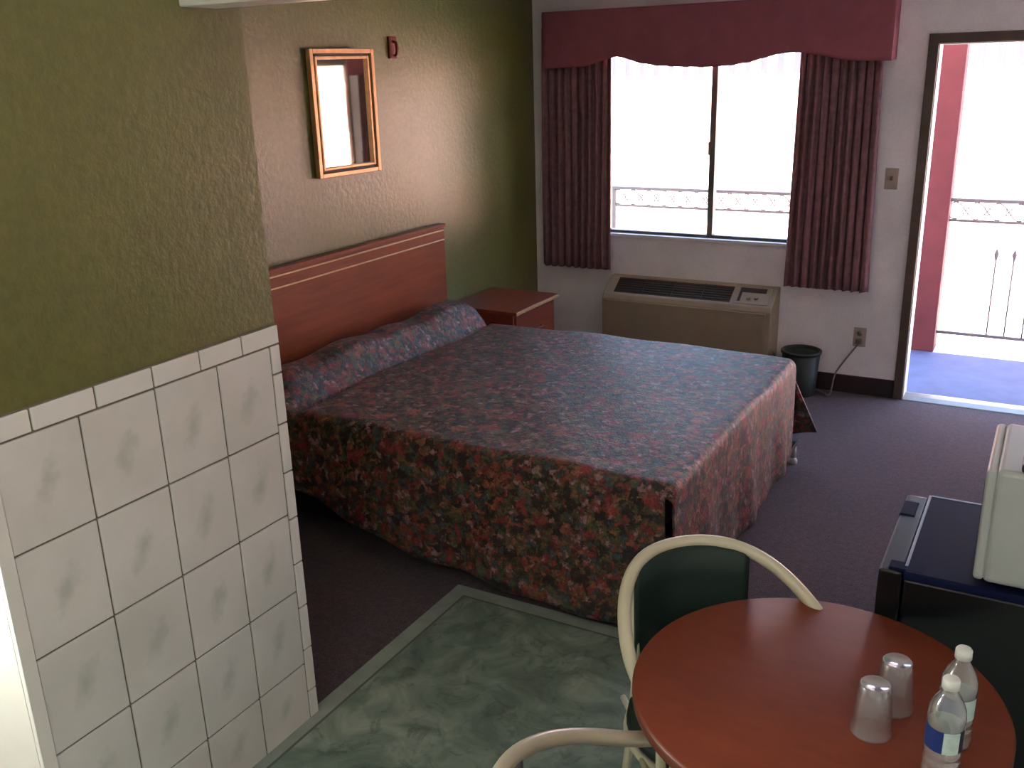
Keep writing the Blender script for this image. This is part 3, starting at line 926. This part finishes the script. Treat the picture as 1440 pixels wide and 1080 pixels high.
# ------------------------------------------------------------------ table
TX, TY, TR, TZ = 2.860, -4.172, 0.368, 0.74
tb = thing('round_table', 'small round cherry-brown table beside the refrigerator', 'table', (TX, TY, 0.0))
bm = NB(); lathe(bm, [(0.0, TZ), (TR - 0.004, TZ), (TR - 0.001, TZ - 0.002), (TR - 0.001, TZ - 0.029), (0.0, TZ - 0.029)], (TX, TY, 0), 96); obj('tabletop', bm, 'laminate', tb)
bm = NB(); lathe(bm, [(TR - 0.0015, TZ - 0.003), (TR + 0.001, TZ - 0.005), (TR + 0.001, TZ - 0.026), (TR - 0.0015, TZ - 0.028)], (TX, TY, 0), 96); obj('edge_band', bm, 'laminate_edge', tb)
bm = NB(); lathe(bm, [(0.0, 0.03), (0.034, 0.03), (0.034, TZ - 0.036), (0.0, TZ - 0.036)], (TX, TY, 0), 24)
box(bm, (TX - 0.14, TY - 0.14, TZ - 0.037), (TX + 0.14, TY + 0.14, TZ - 0.030)); obj('pedestal', bm, 'black_metal', tb)
bm = NB(); lathe(bm, [(0.0, 0.005), (0.195, 0.005), (0.195, 0.014), (0.12, 0.03), (0.04, 0.045), (0.0, 0.045)], (TX, TY, 0), 40); obj('base', bm, 'black_metal', tb)

# ------------------------------------------------------------------ chairs
def rail_path(w, d, za, zb, xs_, pw, L, n=72):
    pts = []
    for i in range(n + 1):
        s = -1 + 2 * i / n
        if abs(s) > 0.55:
            t = (abs(s) - 0.55) / 0.45
            X = xs_ + t * (L - xs_); Y = math.copysign(w, s)
        else:
            a = s / 0.55 * PI / 2
            X = xs_ - d * max(0.0, math.cos(a)) ** pw; Y = w * math.sin(a)
        f = max(0.0, min(1.0, (X - (xs_ - d)) / (L - (xs_ - d))))
        k = f * f * (3 - 2 * f)
        pts.append(Vector((X, Y, zb + (za - zb) * k)))
    return pts
def chair(loc, rz, label, tubem, w=0.247, d=0.295, za=0.672, zb=0.83, xs_=0.075, pw=1.15, L=0.20):
    r = thing('dining_armchair', label, 'chair', (loc[0], loc[1], 0.0), rz)
    tr = 0.0158
    bm = NB()
    P = rail_path(w, d, za, zb, xs_, pw, L)
    tube(bm, P, tr, 14)
    obj('arm_rail', bm, tubem, r, local=True)
    for s in (-1, 1):
        bm = NB()
        tube(bm, spline([(L - 0.004, s * w, za), (L + 0.012, s * w, za - 0.016), (L + 0.014, s * w, za - 0.05), (L + 0.006, s * (w - 0.006), 0.30), (L - 0.004, s * (w - 0.01), 0.006)], 6), 0.0115, 12)
        obj('leg', bm, tubem, r, local=True)
    yb = 0.15
    for s in (-1, 1):
        # rear legs drop from the hoop
        q = min(P, key=lambda p: abs(p.y - s * yb) + (10 if p.x > 0.05 else 0))
        bm = NB()
        tube(bm, spline([(q.x, q.y, q.z - 0.006), (q.x + 0.004, q.y, q.z - 0.1), (q.x + 0.01, q.y, 0.46), (q.x - 0.035, q.y * 1.15, 0.006)], 6), 0.011, 12)
        obj('leg', bm, tubem, r, local=True)
    bm = NB()
    # seat frame ring
    tube(bm, [(-0.01 + 0.205 * math.cos(2 * PI * i / 40), 0.205 * math.sin(2 * PI * i / 40), 0.425) for i in range(40)], 0.010, 10, closed=True)
    for s in (-1, 1):
        tube(bm, [(0.02, s * 0.20, 0.425), (L + 0.006, s * (w - 0.005), 0.425)], 0.009, 8)
        tube(bm, [(-0.13, s * 0.158, 0.425), (-0.20, s * 0.152, 0.425)], 0.009, 8)
    obj('seat_frame', bm, tubem, r, local=True)
    bm = NB()
    lathe(bm, [(0.0, 0.435), (0.19, 0.435), (0.208, 0.448), (0.205, 0.468), (0.17, 0.484), (0.0, 0.49)], (-0.01, 0, 0), 40)
    o = obj('seat', bm, 'green_vinyl', r, local=True); o['label'] = 'dark green padded seat'
    # curved padded backrest hung under the hoop
    bm = NB()
    rings = []
    for i in range(21):
        y = -0.152 + 0.304 * i / 20
        q = min(P, key=lambda p: abs(p.y - y) + (10 if p.x > 0.05 else 0))
        u = i / 20
        e = (1 - (2 * u - 1) ** 8)
        th = 0.006 + 0.012 * e
        xb = xs_ - d * max(0.0, math.cos(math.asin(max(-1, min(1, y / w))))) ** pw
        top = q.z - 0.008; bot = 0.545 + 0.03 * (1 - e)
        ring = []
        for k, (dx, zz_) in enumerate([(-th, top), (0, top + 0.004), (th, top), (th * 1.25, (top * 3 + bot) / 4), (th * 1.3, (top + bot) / 2), (th, bot), (0, bot - 0.006), (-th, bot), (-th * 1.1, (top + bot) / 2), (-th, top)]):
            ring.append(Vector((xb + 0.012 + dx, y, zz_)))
        rings.append(ring)
    grid(bm, rings)
    for rr in (rings[0], rings[-1]):
        bm.faces.new([bm.verts.new(p) for p in rr[:-1]])
    bmesh.ops.remove_doubles(bm, verts=bm.verts[:], dist=0.0002)
    o = obj('backrest', bm, 'green_vinyl', r, local=True); o['label'] = 'dark green padded backrest'
    return r
chair((2.606, -4.000), -0.76, 'cream tube hoop-back chair with dark green padded back, between bed and table', 'cream_tube')
chair((2.654, -4.683), 0.778, 'chair with beige tube arm on the marbled vinyl, cut by the bottom of the photo', 'steel_tube', za=0.682, zb=0.80)

# ------------------------------------------------------------------ bottles and cups
def bottle(x, y, rz, label):
    r = thing('water_bottle', label, 'bottle', (x, y, TZ), rz, 'water bottles on the round table')
    bm = NB()
    pr = [(0.0, 0.002), (0.022, 0.0), (0.029, 0.003), (0.0315, 0.012), (0.0315, 0.026), (0.0300, 0.030), (0.0315, 0.034), (0.0315, 0.046), (0.0300, 0.050),
          (0.0315, 0.054), (0.0315, 0.062), (0.0308, 0.066), (0.0308, 0.118), (0.0315, 0.122), (0.0318, 0.132), (0.030, 0.146), (0.024, 0.162), (0.0165, 0.174), (0.0130, 0.181), (0.0126, 0.190), (0.0, 0.190)]
    lathe(bm, pr, (0, 0, 0), 40); obj('bottle_body', bm, 'bottle', r, local=True)
    bm = NB()
    n = 48
    for k in range(n):
        a0, a1 = 2 * PI * k / n, 2 * PI * (k + 1) / n
        vs = [bm.verts.new((0.0316 * math.cos(a), 0.0316 * math.sin(a), z)) for a, z in ((a0, 0.070), (a1, 0.070), (a1, 0.114), (a0, 0.114))]
        f = bm.faces.new(vs); f.smooth = True
        ang = math.degrees((a0 + a1) / 2)
        f.material_index = 0 if 150 < ang < 262 else (1 if 262 <= ang < 312 else (2 if 312 <= ang < 345 else 1))
    bmesh.ops.remove_doubles(bm, verts=bm.verts[:], dist=0.00005)
    obj('label', bm, ['label_blue', 'label_pale', 'label_navy'], r, local=True)
    bm = NB(); lathe(bm, [(0.0, 0.206), (0.0125, 0.206), (0.0145, 0.203), (0.0148, 0.187), (0.0, 0.187)], (0, 0, 0), 28)
    o = obj('cap', bm, 'cap', r, local=True); o['label'] = 'white screw cap'
bottle(3.112, -4.318, 0.15, 'clear water bottle with blue and white label, the nearer one at the table edge')
bottle(3.122, -4.213, 0.55, 'clear water bottle standing behind the other bottle, nearer the refrigerator')

def cup(x, y, label):
    bm = NB()
    lathe(bm, [(0.0385, 0.0), (0.0395, 0.002), (0.0385, 0.005), (0.0370, 0.016), (0.0355, 0.030), (0.0362, 0.034), (0.0300, 0.092), (0.0285, 0.104), (0.026, 0.107), (0.024, 0.104), (0.0, 0.104)], (x, y, TZ), 36)
    o = obj('plastic_cup', bm, 'cup', origin=(x, y, TZ))
    for k in range(1):
        solidify(o, 0.0012, -1)
    return tag(o, label, 'cup', 'plastic cups on the round table')
cup(2.983, -4.245, 'clear plastic cup upside down on the table, the nearer of the two cups')
cup(3.008, -4.150, 'clear plastic cup upside down on the table, the cup nearer the refrigerator')

# ------------------------------------------------------------------ light
W = bpy.data.worlds.new('World'); S.world = W
W.use_nodes = True
nt = W.node_tree
bg = nt.nodes['Background']
tcw = nt.nodes.new('ShaderNodeTexCoord')
sx = nt.nodes.new('ShaderNodeSeparateXYZ'); nt.links.new(tcw.outputs['Generated'], sx.inputs[0])
mr = nt.nodes.new('ShaderNodeMapRange')
mr.inputs['From Min'].default_value = -0.1; mr.inputs['From Max'].default_value = 1.0
nt.links.new(sx.outputs['Z'], mr.inputs['Value'])
cr = nt.nodes.new('ShaderNodeValToRGB')
cr.color_ramp.elements[0].position = 0.0; cr.color_ramp.elements[0].color = (0.95, 0.95, 0.97, 1)
cr.color_ramp.elements[1].position = 1.0; cr.color_ramp.elements[1].color = (0.45, 0.62, 1.0, 1)
e = cr.color_ramp.elements.new(0.3); e.color = (0.46, 0.67, 1.0, 1)
nt.links.new(mr.outputs['Result'], cr.inputs['Fac'])
nt.links.new(cr.outputs['Color'], bg.inputs['Color'])
bg.inputs['Strength'].default_value = 6.0

def light(name, typ, loc, rot=(0, 0, 0), energy=10, color=(1, 1, 1), **kw):
    d = bpy.data.lights.new(name, typ)
    d.energy = energy; d.color = color
    for k, v in kw.items():
        setattr(d, k, v)
    o = bpy.data.objects.new(name, d); COL.objects.link(o)
    o.location = loc; o.rotation_euler = rot
    return o
light('sun', 'SUN', (0, -8, 12), (math.radians(30), 0, math.radians(8)), 60.0, (1.0, 0.97, 0.95), angle=math.radians(0.6))
for nm, cx, cz, sx_, sz_ in (('window_portal', (WX0 + WX1) / 2, (WZ0 + WZ1) / 2, WX1 - WX0, WZ1 - WZ0), ('door_portal', (DX0 + DX1) / 2, DZ1 / 2, DX1 - DX0, DZ1)):
    p = light(nm, 'AREA', (cx, WT + 0.01, cz), (math.radians(-90), 0, 0), 1.0, shape='RECTANGLE', size=sx_, size_y=sz_)
    p.data.cycles.is_portal = True
light('bathroom_lamp', 'POINT', (1.0, -4.965, 1.25), energy=78, color=(0.97, 1.0, 0.95), shadow_soft_size=0.04)
light('entry_fill_light', 'POINT', (2.3, -6.2, 2.45), energy=10.5, color=(0.94, 1.0, 0.97), shadow_soft_size=0.15)  # unseen fill light added to brighten the entry side, no fixture

# ------------------------------------------------------------------ camera (fitted to the photograph)
cx, cy, ch, yaw, pitch, roll, f = 3.16601772, -5.90293713, 1.96470611, -0.522663581, 0.318103806, -0.029293002, 1343.19799
fw = Vector((math.sin(yaw) * math.cos(pitch), math.cos(yaw) * math.cos(pitch), -math.sin(pitch)))
rt = Vector((math.cos(yaw), -math.sin(yaw), 0)); up = rt.cross(fw)
r2 = math.cos(roll) * rt + math.sin(roll) * up
u2 = -math.sin(roll) * rt + math.cos(roll) * up
cam = bpy.data.cameras.new('camera')
cam.sensor_fit = 'HORIZONTAL'; cam.sensor_width = 36.0
cam.lens = f / 1440 * 36.0
cam.clip_start = 0.05; cam.clip_end = 200
co = bpy.data.objects.new('camera', cam); COL.objects.link(co)
M = Matrix((r2, u2, -fw)).transposed().to_4x4()
M.translation = Vector((cx, cy, ch))
co.matrix_world = M
S.camera = co

S.view_settings.view_transform = 'Standard'
S.view_settings.look = 'None'
S.view_settings.exposure = 0.3
S.view_settings.gamma = 1.0
S.view_settings.use_curve_mapping = False
S.cycles.max_bounces = 10
S.cycles.diffuse_bounces = 6
S.cycles.transparent_max_bounces = 16
S.cycles.sample_clamp_indirect = 8.0
